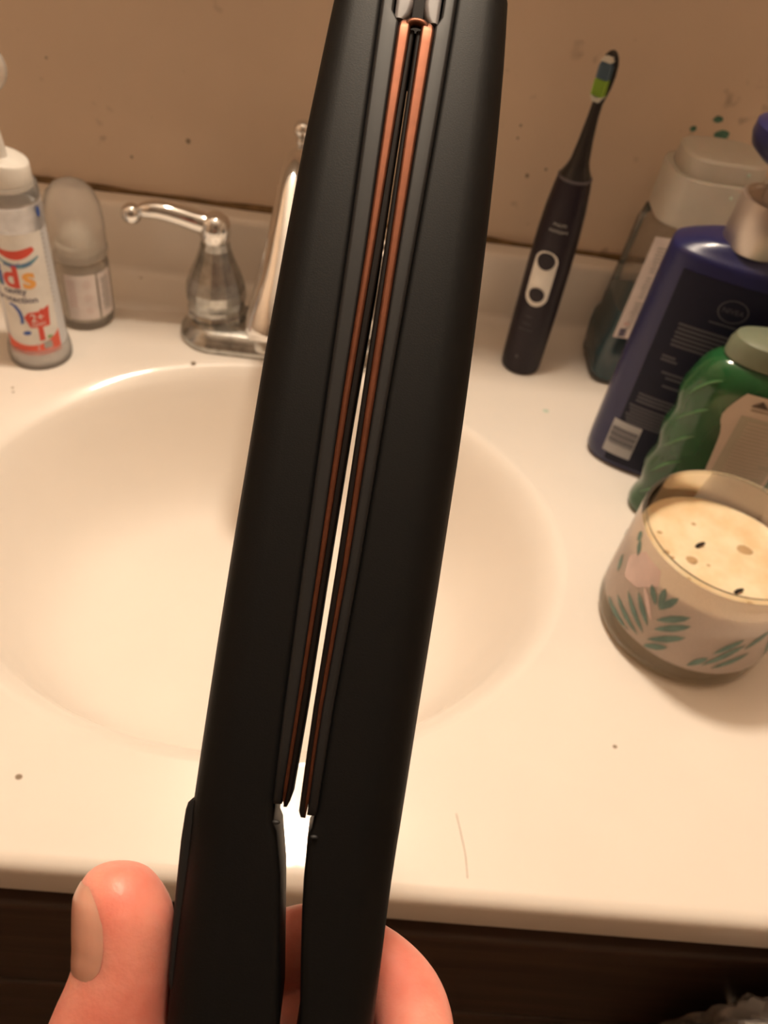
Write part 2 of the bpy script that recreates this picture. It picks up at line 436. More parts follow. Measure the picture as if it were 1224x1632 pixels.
# ------------------------------------------------------------------ countertop with moulded basin
BCX, BCY, BA, BB = -0.045, 0.374, 0.200, 0.167
CX0, CX1, CY0, CY1 = -0.62, 0.80, 0.142, 0.657
def bowl_profile():
    key = [(1.04, 0.0), (1.03, 0.0), (1.012, -.0008), (.992, -.0034), (.968, -.0090), (.94, -.0185), (.905, -.0350), (.865, -.0545), (.815, -.0750), (.755, -.0925), (.685, -.1040),
           (.60, -.1110), (.50, -.1150), (.36, -.1182), (.20, -.1208), (.12, -.1217), (.075, -.1220)]
    return smooth_path(key, 4)
BOWL = bowl_profile()
def counter():
    n = 192
    angs = [2 * PI * j / n for j in range(n)]
    def edge_pt(a, x0, x1, y0, y1):
        dx, dy = math.cos(a) * BA, math.sin(a) * BB; ts = []
        if abs(dx) > 1e-9: ts += [((x1 if dx > 0 else x0) - BCX) / dx]
        if abs(dy) > 1e-9: ts += [((y1 if dy > 0 else y0) - BCY) / dy]
        t = min(ts); return (BCX + dx * t, BCY + dy * t)
    # snap the four nearest angles to the slab's corners
    for cxn, cyn in ((CX0, CY0), (CX1, CY0), (CX0, CY1), (CX1, CY1)):
        a = math.atan2((cyn - BCY) / BB, (cxn - BCX) / BA) % (2 * PI)
        j = min(range(n), key=lambda k: abs((angs[k] - a + PI) % (2 * PI) - PI)); angs[j] = a
    rings = []
    for r, z in reversed(BOWL):
        ring = []
        for a in angs:                                     # the lip is rolled wider at the far left
            wide = 1 + 1.5 * math.exp(-((a - math.radians(148)) / .50) ** 2); q = r if r < .968 else .968 + (r - .968) * wide
            ring.append((BCX + BA * q * math.cos(a), BCY + BB * q * math.sin(a), z))
        rings.append(ring)
    def inset(d, z):
        rings.append([edge_pt(a, CX0 + d, CX1 - d, CY0 + d, CY1 - 0.0) + (z,) for a in angs])
    rings.append([(BCX + BA * 1.19 * math.cos(a), BCY + BB * 1.19 * math.sin(a), 0.0) for a in angs])
    inset(.018, 0.0); inset(.0110, 0.0); inset(.0080, 0.0); inset(.0070, -.0001); inset(.0040, -.0009); inset(.0012, -.0030); inset(0, -.0070); inset(0, -.026); inset(.004, -.030)
    # underside of the slab and of the basin
    rings.append([(BCX + BA * 1.09 * math.cos(a), BCY + BB * 1.09 * math.sin(a), -.030) for a in angs])
    for r, z in BOWL[::4]:
        if r < 1.0: rings.append([(BCX + (BA * r + .008) * math.cos(a), BCY + (BB * r + .008) * math.sin(a), min(z - .008, -.031)) for a in angs])
    g = loft(rings, cap0=False, cap1=False)
    t = thing('sink_countertop', (BCX, BCY, 0.0), 'cream moulded marble vanity countertop with an oval basin and low backsplash', 'sink')
    obj('counter_slab', g, M['marble'], t)
    # backsplash with rounded top and a cove at its foot
    prof = [(0.676, 0.0), (0.676, 0.062), (0.659, 0.062), (0.6565, 0.0612), (0.6548, 0.0590), (0.654, 0.056), (0.654, 0.008), (0.6525, 0.0035), (0.649, 0.001), (0.645, 0.0), (0.645, -.004), (0.676, -.004)]
    b = obj('backsplash', loft([[(x, y, z) for y, z in prof] for x in (CX0, CX1)]), M['marble'], t)
    # brown stained caulk bead along wall and backsplash
    pts = []; rad = []
    for i in range(61):
        x = CX0 + (CX1 - CX0) * i / 60
        pts.append((x, 0.6750 + .0006 * math.sin(i * 1.7), 0.0625)); rad.append(.0030 + .0008 * math.sin(i * .9) + .0005 * math.sin(i * 2.3))
    obj('caulk_bead', tube(pts, rad, 8), M['caulk'], t)
    dr = obj('drain', lathe(BCX, BCY, [(.006, -.1240), (.012, -.1230), (.016, -.1200), (.0195, -.1190), (.022, -.1200), (.0225, -.1210)], 40), M['dull_chrome'], t)
    obj('stopper', lathe(BCX, BCY, [(.0005, -.1145), (.008, -.1150), (.0135, -.1170), (.0150, -.1190), (.0140, -.1210), (.012, -.1230)], 32), M['chrome'], dr)
    # specks, a pale drop and a hair on the counter
    for x, y, r in ((-.1358, .1852, .0016), (.1717, .2324, .0012), (-.238, .4776, .0010), (-.236, .4730, .0009), (-.185, .6465, .0016), (-.150, .6470, .0014), (-.118, .5335, .0018)):
        obj('counter_speck', ball((x, y, 0.0), r, 8, 5, (1.2, 1, .25)), M['dirt'], t)
    obj('pale_drop', ball((.1639, .5268, 0), .0022, 12, 6, (1.2, 1, .2)), M['pale_drop'], t)
    obj('stray_hair', tube([(.0812, .186, .0002), (.0834, .1755, .0002), (.0852, .165, .0002), (.0858, .1543, .0002)], .00016, 6, sub=5), M['hair'], t)
counter()

def vanity():
    t = thing('vanity_cabinet', (0.09, 0.40, -0.82), 'dark brown wooden vanity cabinet under the cream countertop', 'cabinet')
    fy = 0.166
    obj('carcass', merge(box(-.60, -.58, fy + .012, .65, -.82, -.030), box(.76, .78, fy + .012, .65, -.82, -.030), box(-.58, .76, .63, .65, -.82, -.030),
        box(-.58, .76, fy + .012, .63, -.76, -.74), box(-.58, .76, .24, .26, -.82, -.76)), M['wood'], t, smooth=False)
    # face frame: rails and stiles
    obj('top_rail', box(-.60, .78, fy, fy + .012, -.075, -.030, .001), M['wood'], t)
    obj('bottom_rail', box(-.60, .78, fy, fy + .012, -.74, -.70, .001), M['wood'], t)
    for x in (-.60, -.342, .500, .74):
        obj('stile', box(x, x + .04, fy, fy + .012, -.70, -.075, .001), M['wood'], t)
    for x0, x1 in ((-.57, -.325), (-.32, .512), (.517, .755)):
        d = obj('drawer_front', box(x0, x1, fy - .018, fy, -.205, -.070, .004), M['wood'], t)
        xc = (x0 + x1) / 2
        for kx in ((xc,) if x1 - x0 < .5 else (xc - .18, xc + .18)): obj('knob', xf(lathe(0, 0, [(.004, 0), (.004, .010), (.012, .014), (.013, .019), (.008, .023), (.001, .024)], 20), Matrix.Translation((kx, fy - .018, -.137)) @ Matrix.Rotation(PI / 2, 4, 'X')), M['dull_chrome'], d)
        d = obj('door', merge(box(x0, x0 + .06, fy - .018, fy, -.715, -.215, .003), box(x1 - .06, x1, fy - .018, fy, -.715, -.215, .003),
                              box(x0 + .06, x1 - .06, fy - .018, fy, -.275, -.215, .003), box(x0 + .06, x1 - .06, fy - .018, fy, -.715, -.655, .003)), M['wood'], t)
        obj('door_panel', box(x0 + .058, x1 - .058, fy - .010, fy - .002, -.66, -.27, .002), M['wood'], d)
vanity()

# ------------------------------------------------------------------ faucet
FX = -0.049
def faucet():
    t = thing('faucet', (FX, 0.578, 0.0), 'chrome two-handle faucet with a curved lever, limescaled, at the back of the basin', 'faucet')
    # stadium base plate
    def stad(h, d, z, n=40):
        out = []
        for j in range(n):
            a = 2 * PI * j / n; c, s = math.cos(a), math.sin(a)
            out.append((FX + math.copysign(h, c) + d * c, 0.578 + d * s * 1.05, z))
        return out
    obj('base_plate', loft([stad(.058, .0285, 0), stad(.058, .0295, .003), stad(.058, .0288, .006), stad(.058, .0262, .0085), stad(.058, .0255, .010), stad(.058, .0225, .0135), stad(.058, .020, .0155)]), M['dull_chrome'], t)
    for s in (-1, 1):
        hx = FX + s * .0595; hy = .585
        prof = [(.0215, .012), (.0232, .016), (.0236, .019), (.0222, .0215), (.0225, .026), (.0242, .033), (.0236, .040), (.0205, .050), (.0162, .060), (.0136, .067), (.0118, .073), (.0108, .079), (.0104, .081)]
        hub = obj('handle_hub', lathe(hx, hy, prof, 12), M['dull_chrome'], t, smooth=False)
        # dome and S-shaped lever with a ball end
        lv = [(hx, hy, .090), (hx + s * .012, hy - .001, .0925), (hx + s * .026, hy - .003, .0965), (hx + s * .040, hy - .005, .0995), (hx + s * .050, hy - .006, .0985), (hx + s * .055, hy - .006, .0965)]
        lever = obj('lever', merge(tube(lv, [.0085, .0082, .0076, .0070, .0058, .0040], 18, sub=6),
                                   lathe(hx, hy, [(.0105, .079), (.0118, .083), (.0122, .089), (.0105, .0955), (.0060, .0995), (.001, .101)], 28),
                                   ball((hx + s * .0600, hy - .006, .0945), .0078, 20, 14)), M['chrome'], t)
    # spout: rises behind and arches forward, widening to a flared outlet over the basin
    sp = [(FX, .590, .010), (FX, .592, .060), (FX, .590, .115), (FX + .001, .584, .143), (FX + .001, .572, .1530), (FX, .556, .1475), (FX, .534, .1275), (FX, .511, .1020), (FX - .001, .494, .0815), (FX - .001, .486, .0700), (FX - .001, .482, .0640)]
    rd = [.0200, .0165, .0125, .0100, .0085, .0095, .0118, .0158, .0195, .0205, .0175]
    obj('spout', tube(sp, rd, 36, sub=6), M['chrome'], t)
    d = Vector((0, -.004, -.006)).normalized(); c = Vector((FX - .001, .4815, .0632))
    obj('aerator', tube([c, c + d * .003, c + d * .006, c + d * .0075], [.0135, .0135, .0125, .010], 28), M['dull_chrome'], t)
    rod = obj('lift_rod', tube([(FX + .001, .612, .012), (FX + .001, .608, .140), (FX + .001, .606, .155)], [.0025, .0025, .0030], 14), M['chrome'], t)
    obj('lift_knob', merge(ball((FX + .001, .6055, .1615), .0068, 24, 16), lathe(FX + .001, .6055, [(.0032, .150), (.0045, .1525), (.0045, .1545), (.003, .157)], 20)), M['chrome'], rod)
faucet()

# ------------------------------------------------------------------ toothpaste pump (left edge)
def toothpaste():
    cx, cy = -0.2315, 0.523
    t = thing('toothpaste_pump', (cx, cy, 0), "children's toothpaste pump dispenser with red, white and pale blue label, standing at far left", 'toothpaste')
    obj('base_skirt', lathe(cx, cy, [(.0220, 0), (.0226, .001), (.0228, .006), (.0222, .011), (.0212, .016)], 48), M['frost_cap'], t)
    body = obj('tube_body', lathe(cx, cy, [(.0205, .003), (.0206, .016), (.0198, .060), (.0190, .108), (.0186, .118), (.0150, .120)], 48), M['paste_label'], t)
    r = lambda v: 0.02055 - max(0, v - .016) * 0.0165
    mp = cyl_map(cx, cy, r, math.radians(-66.0))
    obj('shrink_film', lathe(cx, cy, [(.0192, .107), (.0196, .110), (.0192, .114), (.0196, .118), (.0188, .122), (.0192, .1245), (.0180, .1262)], 40, False, False), M['silver_film'], t)
    obj('shoulder', lathe(cx, cy, [(.0186, .118), (.0190, .127), (.0186, .133), (.0176, .1355), (.0150, .137)], 40), M['frost'], t)
    # white pump collar with a slanted top
    rings = []
    for z, rr, k in ((.1330, .0158, 0), (.1340, .0163, 0), (.1500, .0158, .22), (.1512, .0154, .24), (.1518, .0146, .25)):
        rings.append([(cx + rr * math.cos(2 * PI * j / 40), cy + rr * math.sin(2 * PI * j / 40), z - k * rr * (math.cos(2 * PI * j / 40 - .3))) for j in range(40)])
    collar = obj('pump_collar', loft(rings), M['white_plastic'], t)
    obj('nozzle', tube([(cx - .004, cy, .146), (cx - .0045, cy, .165), (cx - .008, cy - .001, .182), (cx - .010, cy - .004, .198), (cx - .008, cy - .008, .208)], [.0075, .0062, .0055, .0056, .0065], 20, sub=5), M['white_plastic'], t)
    obj('nozzle_tip', ball((cx + .0045, cy - .010, .2075), .0128, 24, 14, (1, .9, 1.05)), M['frost_cap'], t)
    # printed label
    # white panel
    prt('label_panel', place(rect(.038, .088, 24, 6), mp, -.003, .064, off=.00010), M['p_white'], t)
    # brand swoosh: red over white over blue crescent
    def cres(u0, v0, wd, h0, h1, dv):
        lo, up = [], []
        for i in range(21):
            s = i / 20; u = u0 - wd / 2 + wd * s
            base = v0 + dv * (2 * s - 1) ** 2 - .0015 * (1 - s)
            th = h0 + (h1 - h0) * s
            lo.append((u, base)); up.append((u, base + th * math.sin(PI * min(1, .12 + s * .88)) ** .4))
        return band(lo, up)
    prt('brand_swoosh', place(cres(-.004, .0900, .0250, .0052, .0080, .0050), mp, off=.0002), M['p_red'], t)
    prt('brand_stripe', place(cres(-.0035, .0868, .0265, .0030, .0036, .0052), mp, off=.00018), M['p_white'], t)
    prt('brand_crescent', place(cres(-.0030, .0835, .0280, .0026, .0042, .0062), mp, off=.00016), M['p_teal'], t)
    prt('brand_lettering', place(text_geo('Aquafresh', .0046), mp, -.0045, .0855, .02, .00025), M['p_blue'], t)
    # coloured letters
    for ch, u, m_ in (('K', -.0260, 'p_green'), ('i', -.0185, 'p_blue'), ('d', -.0105, 'p_red'), ('s', .0012, 'p_orange')):
        prt('title_letter', place(text_geo(ch, .0235, bold=.03), mp, u, .0755 if ch != 's' else .0750, 0, .0002), M[m_], t)
    prt('claim_lettering', merge(place(text_geo('cavity', .0068, bold=.022), mp, -.0098, .0652, -.02, .0002), place(text_geo('protection', .0068, bold=.022), mp, -.0100, .0585, -.02, .0002)), M['p_navy'], t)
    # signpost "2+ YEARS"
    board = band([(-.0068, .0438), (-.0040, .0362), (.0030, .0358), (.0098, .0360)], [(-.0070, .0446), (-.0038, .0484), (.0040, .0490), (.0112, .0520)])
    prt('age_sign', merge(place(board, mp, 0, 0, 0, .0002), place(([(.0006, .0245), (.0046, .0250), (.0044, .0362), (.0008, .0362)], [(0, 1, 2, 3)]), mp, 0, 0, 0, .0002),
                          place(([(.0035, .0486), (.0066, .0490), (.0052, .0512)], [(0, 1, 2)]), mp, 0, 0, 0, .0002)), M['p_red'], t)
    prt('age_lettering', merge(place(text_geo('2+', .0090), mp, .0018, .0438, .06, .0003), place(text_geo('YEARS', .0036), mp, .0018, .0384, .06, .0003)), M['p_white'], t)
    # red foot of the label with grass and a grey panel
    lo = [(-.024 + .042 * i / 20, .0128) for i in range(21)]
    up = [(-.024 + .042 * i / 20, .0265 - .0075 * math.sin(PI * i / 20) ** .7 + .004 * (i / 20)) for i in range(21)]
    prt('label_foot', place(band(lo, up), mp, -.002, 0, 0, .00016), M['p_salmon'], t)
    prt('grey_panel', place(rect(.0062, .0060, 4), mp, .0058, .0205, .05, .00025), M['p_grey'], t)
    prt('foot_lettering', merge(*[place(rect(.0011 + .0004 * (i % 3), .0007, 2), mp, -.009 + i * .0021, .0150 + .0002 * i, 0, .00025) for i in range(10)]), M['p_pink'], t)
    prt('foot_mark', merge(place(disc(.0013, 12), mp, -.0010, .0215, 0, .00025), place(disc(.0009, 10), mp, -.0012, .0180, 0, .00025)), M['p_pink'], t)
    prt('grass_print', place(poly([(.005, .0255), (.0062, .0290), (.0070, .0262), (.0086, .0284), (.0090, .0258)]), mp, .001, 0, 0, .0002), M['p_green'], t)
    # blue comet-like figure at the left of the sign: plain strokes only
    st = [(-.0165, .0545), (-.0130, .0530), (-.0105, .0490), (-.0095, .0440), (-.0100, .0390)]
    prt('blue_stroke', place(band([(u - .0012, v - .0006) for u, v in st], [(u + .0012, v + .0006) for u, v in st]), mp, .001, 0, 0, .0002), M['p_blue'], t)
    prt('blue_smudge', place(disc(.0030, 14, .0018), mp, -.0070, .0315, .3, .0002), M['p_blue'], t)
    prt('blue_tab', place(disc(.0016, 14, .0038), mp, .0165, .1195, 0, .0010), M['p_blue'], t)
    # faint text down the side
    prt('side_lettering', merge(*[place(rect(.0018, .0010, 1), mp, .0170 + .0004 * (i % 2), .110 - i * .0034, 0, .0002) for i in range(18)]), M['p_grey'], t)
toothpaste()

# ------------------------------------------------------------------ roll-on deodorant
def deodorant():
    cx, cy = -0.2120, 0.5785
    t = thing('deodorant_bottle', (cx, cy, 0), 'small frosted roll-on deodorant with domed cap and pale pink label, behind the toothpaste', 'deodorant')
    obj('bottle', lathe(cx, cy, [(.0185, 0), (.0208, .0015), (.0214, .006), (.0214, .050), (.0205, .055), (.0175, .0585)], 48), M['frost'], t)
    obj('filling', lathe(cx, cy, [(.0150, .004), (.0185, .006), (.0185, .044), (.0150, .050), (.010, .052)], 32), M['deo_liquid'], t)
    obj('neck', merge(lathe(cx, cy, [(.0160, .0560), (.0160, .066), (.0150, .067)], 32), ball((cx, cy, .069), .0130, 24, 14)), M['deo_liquid'], t)
    cap = [(.0212, .0575), (.0216, .059), (.0216, .080), (.0213, .087), (.0200, .096), (.0170, .1045), (.0120, .1105), (.0055, .1138), (.0008, .1145)]
    obj('cap', lathe(cx, cy, cap, 48), M['frost_cap'], t)
    obj('cap_ribs', merge(*[box(-.0004, .0004, -.0004, .0004, 0, .0050) if False else xf(box(-.0005, .0005, -.0004, .0004, .0590, .0640), Matrix.Translation((cx, cy, 0)) @ Matrix.Rotation(2 * PI * k / 60, 4, 'Z') @ Matrix.Translation((0, .0217, 0))) for k in range(60)]), M['frost'], t, smooth=False)
    mp = cyl_map(cx, cy, .0215, math.radians(-65))
    prt('front_label', place(rect(.0235, .0385, 16), mp, -.004, .0300, 0, .0002), M['deo_label'], t)
    prt('back_label', place(rect(.0140, .0385, 10), mp, .0165, .0300, 0, .0002), M['deo_label'], t)
    prt('back_lettering', merge(*[place(rect(.0085 - .002 * (i % 3 == 2), .0009, 6), mp, .0160, .044 - i * .0022, 0, .0004) for i in range(13)]), M['p_grey'], t)
    for v in (.0415, .0300, .0190):
        ic = prt('round_icon', place(ring2(.0023, .0027, 24), mp, .0005, v, 0, .0004), M['p_pink'], t)
        prt('icon_mark', place(disc(.0008, 10, .0006), mp, .0005, v, 0, .0004), M['p_pink'], ic)
    prt('front_lettering', merge(*[place(rect(.006, .0008, 4), mp, -.0110, .044 - i * .0026, 0, .0004) for i in range(9)]), M['p_pink'], t)
deodorant()

# ------------------------------------------------------------------ electric toothbrush
def toothbrush():
    cx, cy = 0.1475, 0.5865
    t = thing('electric_toothbrush', (cx, cy, 0), 'dark purple electric toothbrush with green bristles, standing upright on its handle by the backsplash', 'toothbrush')
    prof = [(.0140, 0), (.0156, .0012), (.0163, .004), (.0166, .012), (.0168, .050), (.0167, .090), (.0161, .120), (.0150, .140), (.0133, .156), (.0124, .1625)]
    obj('handle', lathe(cx, cy, prof, 48), M['brush_body'], t)
    obj('collar_ring', lathe(cx, cy, [(.0122, .1622), (.0126, .1628), (.0125, .1638), (.0117, .1642)], 40), M['brush_grey'], t)
    # brush head: neck tapering to a paddle
    fa = math.radians(-128)                               # the way the bristles face
    fv = Vector((math.cos(fa), math.sin(fa), 0)); sv = Vector((-fv.y, fv.x, 0))
    rings = []
    for z, a, b, o in ((.1640, .0114, .0114, 0), (.1665, .0105, .0105, 0), (.1700, .0085, .0085, 0), (.1750, .0068, .0068, 0), (.1900, .0050, .0050, 0), (.2050, .0038, .0036, -.0004),
                       (.2130, .0036, .0030, -.0012), (.2180, .0046, .0028, -.0020), (.2240, .0058, .0026, -.0025), (.2310, .0064, .0025, -.0028), (.2380, .0060, .0024, -.0028), (.2420, .0047, .0022, -.0028), (.2445, .0027, .0017, -.0028), (.2455, .0008, .0008, -.0028)):
        c = Vector((cx, cy, z)) + fv * o
        rings.append([c + sv * (a * math.cos(2 * PI * j / 24)) + fv * (b * math.sin(2 * PI * j / 24)) for j in range(24)])
    head = obj('brush_head', loft(rings), M['brush_head'], t)
    # bristle tufts, one mesh per colour zone
    def tufts(name, m_, rows):
        gs = []
        for z, us, ln in rows:
            for u in us:
                c = Vector((cx, cy, z)) + fv * (-.0008) + sv * u
                gs.append(tube([c, c + fv * ln * .4, c + fv * ln * .66 + Vector((0, 0, .0002))], [.00075, .00085, .00080], 7))
        obj(name, merge(*gs), m_, head)
    u5 = (-.0036, -.0018, 0, .0018, .0036); u3 = (-.0018, 0, .0018); u4 = (-.0028, -.0010, .0010, .0028)
    tufts('white_bristles', M['bristle_white'], [(.2155, u3, .0085), (.2172, u4, .0088), (.2185, (-.0036, .0036), .0085)])
    tufts('green_bristles', M['bristle_green'], [(z, u5, .0088) for z in (.2192, .2209, .2226, .2243, .2260, .2277)])
    tufts('blue_bristles', M['bristle_blue'], [(z, u5, .0080) for z in (.2296, .2313, .2330, .2347, .2364)] + [(.2382, u4, .0084)])
    tufts('white_tip_bristles', M['bristle_white'], [(.2400, u4, .0090), (.2415, u3, .0088)])
    # white control panel with two dark buttons
    r = lambda v: .0142 - max(0, v - .05) * .00008
    mp = cyl_map(cx, cy, .0166, math.radians(-114))
    def stadium(hh, rr, n=24):
        return poly([(rr * math.cos(2 * PI * k / n), (hh if math.sin(2 * PI * k / n) >= 0 else -hh) + rr * math.sin(2 * PI * k / n)) for k in range(n)])
    def stad_grid(hh, rr, nv=20, nu=10):
        P, F = [], []
        for j in range(nv + 1):
            th = -PI / 2 + PI * j / nv
            v = (hh if j > nv / 2 else -hh if j < nv / 2 else 0) + rr * math.sin(th); wd = max(rr * math.cos(th), 1e-5)
            for i in range(nu + 1): P.append((-wd + 2 * wd * i / nu, v))
        for j in range(nv):
            for i in range(nu): k = j * (nu + 1) + i; F.append((k, k + 1, k + nu + 2, k + nu + 1))
        return P, F
    rimg = place(stad_grid(.0140, .0092), mp, 0, .0890, 0, .0004)
    pan = prt('control_panel', rimg, M['white_plastic'], t)
    for v, rb in ((.1042, .0068), (.0758, .0060)):
        cpt = mp(0, v, .0); nr = Vector((math.cos(math.radians(-114)), math.sin(math.radians(-114)), 0))
        q = place(stad_grid(0, rb, 16, 8), mp, 0, v, 0, .0010)
        prt('button', q, M['brush_body'], pan)
    prt('maker_lettering', merge(place(text_geo('PHILIPS', .0031), mp, .0025, .1335, 0, .0004), place(text_geo('sonicare', .0042), mp, .0025, .1290, 0, .0004)), M['p_grey'], t)
    for v, tx in ((.0560, 'clean'), (.0495, 'white'), (.0440, 'gum care')):
        prt('mode_lettering', place(text_geo(tx, .0030), mp, -.001, v, 0, .0004), M['brush_grey'], t)
    prt('battery_mark', place(rect(.0022, .0030, 2), mp, -.0015, .0180, 0, .0004), M['brush_grey'], t)
toothbrush()

# ------------------------------------------------------------------ mouthwash
def mouthwash():
    cx, cy = 0.2510, 0.6030
    t = thing('mouthwash_bottle', (cx, cy, 0), 'clear bottle of teal mouthwash with frosted cap, behind the navy lotion bottle', 'mouthwash')
    def ring(a, b, z, e=4.0): return [(cx + x, cy + y, z) for x, y in superellipse(a, b, 6.0, 56)]
    obj('liquid', loft([ring(.040, .028, .002), ring(.0435, .0305, .006), ring(.0450, .0312, .028), ring(.0440, .0308, .040), ring(.0415, .0295, .046), ring(.0408, .0290, .066)]), M['mouth_liquid'], t)
    obj('bottle', loft([ring(.041, .029, 0), ring(.0450, .0315, .004), ring(.0465, .0325, .028), ring(.0455, .032, .040), ring(.0430, .0305, .047), ring(.0405, .0295, .085), ring(.0385, .0285, .125), ring(.0360, .0265, .1365), ring(.030, .024, .1405)]), M['clear'], t)
    lab = plane_map((cx, cy - .0325, 0), (1, 0, 0), (0, .022, 1), (0, -1, 0))
    lo = [(-.0405, .048), (-.0150, .0475), (.0330, .0475)]
    up = [(-.0365, .134), (-.0150, .134), (.0310, .134)]
    lb = prt('label', place(band(lo, up), lab, 0, 0, 0, .0006), M['deo_label'], t)
    lines = []
    for i in range(26):
        v = .058 + i * .0027
        if i in (9, 17): continue
        k = random.uniform(.5, 1)
        lines.append(place(rect(.007 * k, .0010, 1), lab, -.0315 + (v - .05) * .04, v, 0, .0009))
    prt('label_lettering', merge(*lines), M['p_grey'], lb)
    prt('red_mark', place(rect(.004, .0028, 1), lab, -.0335, .0610, 0, .0011), M['p_pink'], lb)
    prt('barcode', merge(*[place(rect(.0055, .0008, 1), lab, -.0345, .0500 + .0012 * i, 0, .0009) for i in range(6)]), M['p_navy'], lb)
    # measuring cap in two tiers
    def rr(a, b, z): return [(cx + .0005 + x, cy + y, z) for x, y in superellipse(a, b, 3.2, 56)]
    cap = obj('cap', loft([rr(.0360, .0285, .1400), rr(.0370, .0295, .1412), rr(.0372, .0297, .1720), rr(.0365, .0290, .1755)]), M['cap_plastic'], t)
    obj('cap_top', loft([rr(.0305, .0250, .1745), rr(.0310, .0255, .1765), rr(.0300, .0248, .1880), rr(.0285, .0232, .1895)]), M['cap_plastic'], cap)
    for p in ((.2560, .5720, .1690), (.2760, .5725, .1700), (.2640, .5780, .1840)):
        obj('teal_drop', ball(p, .0012, 10, 6), M['pale_drop'], cap)
mouthwash()

# ------------------------------------------------------------------ navy pump lotion bottle
def lotion():
    cx, cy = 0.2370, 0.4800
    A = math.radians(-20); U = Vector((math.cos(A), math.sin(A), 0)); Nn = Vector((math.sin(A), -math.cos(A), 0))   # width direction, front normal
    t = thing('lotion_pump_bottle', (cx, cy, 0), 'navy blue lotion bottle with silver collar and pump head, beside the mouthwash', 'bottle')
    c0 = Vector((cx, cy, 0))
    def ring(a, b, z, e=3.0): return [c0 + U * x - Nn * y + Vector((0, 0, z)) for x, y in superellipse(a, b, e, 64)]
    obj('bottle', loft([ring(.0410, .0190, 0), ring(.0445, .0215, .0015), ring(.0468, .0232, .006), ring(.0470, .0235, .015), ring(.0462, .0235, .090), ring(.0448, .0232, .150), ring(.0440, .0229, .1700), ring(.0436, .0226, .1722), ring(.0428, .0219, .1737), ring(.0415, .0208, .1746), ring(.0360, .0185, .1775), ring(.0270, .0165, .1808), ring(.0180, .0150, .1828)]), M['navy'], t)
    # dark back label printed on the flat front
    def depth(u, z): 
        b = .0235 - max(0, z - .09) * .007
        return b * (1 - min(.999, abs(u) / .0465) ** 3.0) ** (1 / 3.0)
    def mp(u, v, off=0.0): return c0 + U * u + Nn * (depth(u, v) + off) + Vector((0, 0, v))
    P, F = [], []
    nu, nv = 28, 10
    for j in range(nv + 1):
        for i in range(nu + 1):
            P.append((-.0310 + .066 * i / nu, .006 + .158 * j / nv))
    F = [(j * (nu + 1) + i, j * (nu + 1) + i + 1, (j + 1) * (nu + 1) + i + 1, (j + 1) * (nu + 1) + i) for j in range(nv) for i in range(nu)]
    lb = prt('back_label', place((P, F), mp, 0, 0, 0, .00025), M['navy_label'], t)
    def line(u0, u1, v, h=.0017): return place(rect(u1 - u0, h, 8), mp, (u0 + u1) / 2, v, 0, .0005)
    bl = []
    for i in range(6): bl.append(line(-.0205 + .0005 * (i % 2), .024 - .006 * (i == 5), .1290 - i * .0031))
    for i in range(2): bl.append(line(-.0220, -.0130 + .002 * (i % 2), .1040 - i * .0028))
    for i in range(3): bl.append(line(.0040, .0150, .1045 - i * .0028))
    for i in range(2): bl.append(line(-.0180 + .004 * i, .0100, .0920 - i * .0035))
    bl.append(line(-.0140, .0080, .0820))
    for i in range(3): bl.append(line(-.0260, .012, .0700 - i * .0030))
    for i in range(6): bl.append(line(-.0290 + .001 * (i % 3), .006 - .003 * (i > 3), .0590 - i * .0028))
    prt('label_lettering', merge(*bl), M['navy_text'], lb)
    em = prt('round_emblem', place(ring2(.0085, .0094, 36, .82), mp, .0070, .1470, 0, .0005), M['navy_text'], lb)
    prt('emblem_lettering', place(text_geo('NIVEA', .0048), mp, .0070, .1470, 0, .0005), M['navy_text'], em)
    prt('emblem_caption', line(-.004, .019, .1368, .0010), M['navy_text'], lb)
    bc = prt('barcode', place(rect(.0210, .0300, 8), mp, -.0240, .0280, 0, .0005), M['barcode_white'], lb)
    prt('barcode_bars', merge(*[place(rect(.0190, .0006 + .0005 * ((i * 7) % 3), 6), mp, -.0240, .0225 + i * .0017, 0, .0008) for i in range(9)]), M['barcode_bar'], bc)
    # silver collar, neck, pump head
    px, py = cx + .004, cy - .001
    obj('collar', lathe(px, py, [(.0200, .1800), (.0208, .1812), (.0205, .2090), (.0200, .2105), (.0165, .2110), (.0150, .2095), (.0095, .2090)], 48), M['silver'], t)
    obj('pump_stem', lathe(px, py, [(.0085, .208), (.0080, .224), (.0078, .230)], 28), M['frost_cap'], t)
    hd = obj('pump_head', lathe(px, py, [(.0090, .2270), (.0190, .2310), (.0270, .2370), (.0290, .2430), (.0285, .2490), (.0240, .2520)], 40), M['navy'], t)
    obj('pump_cap', lathe(px, py, [(.0235, .2500), (.0240, .2530), (.0235, .2740), (.0210, .2790), (.010, .2810), (.0005, .2812)], 36), M['pump_black'], hd)
    obj('pump_spout', tube([Vector((px, py, .2380)), Vector((px, py, .2380)) + U * .028, Vector((px, py, .2370)) + U * .046, Vector((px, py, .2330)) + U * .052], [.0085, .0072, .0056, .0045], 18, sub=4), M['navy'], hd)
    for u, v in ((.0330, .1660),):
        obj('teal_drop', ball(mp(u, v, .0003), .0011, 10, 6), M['pale_drop'], t)
lotion()

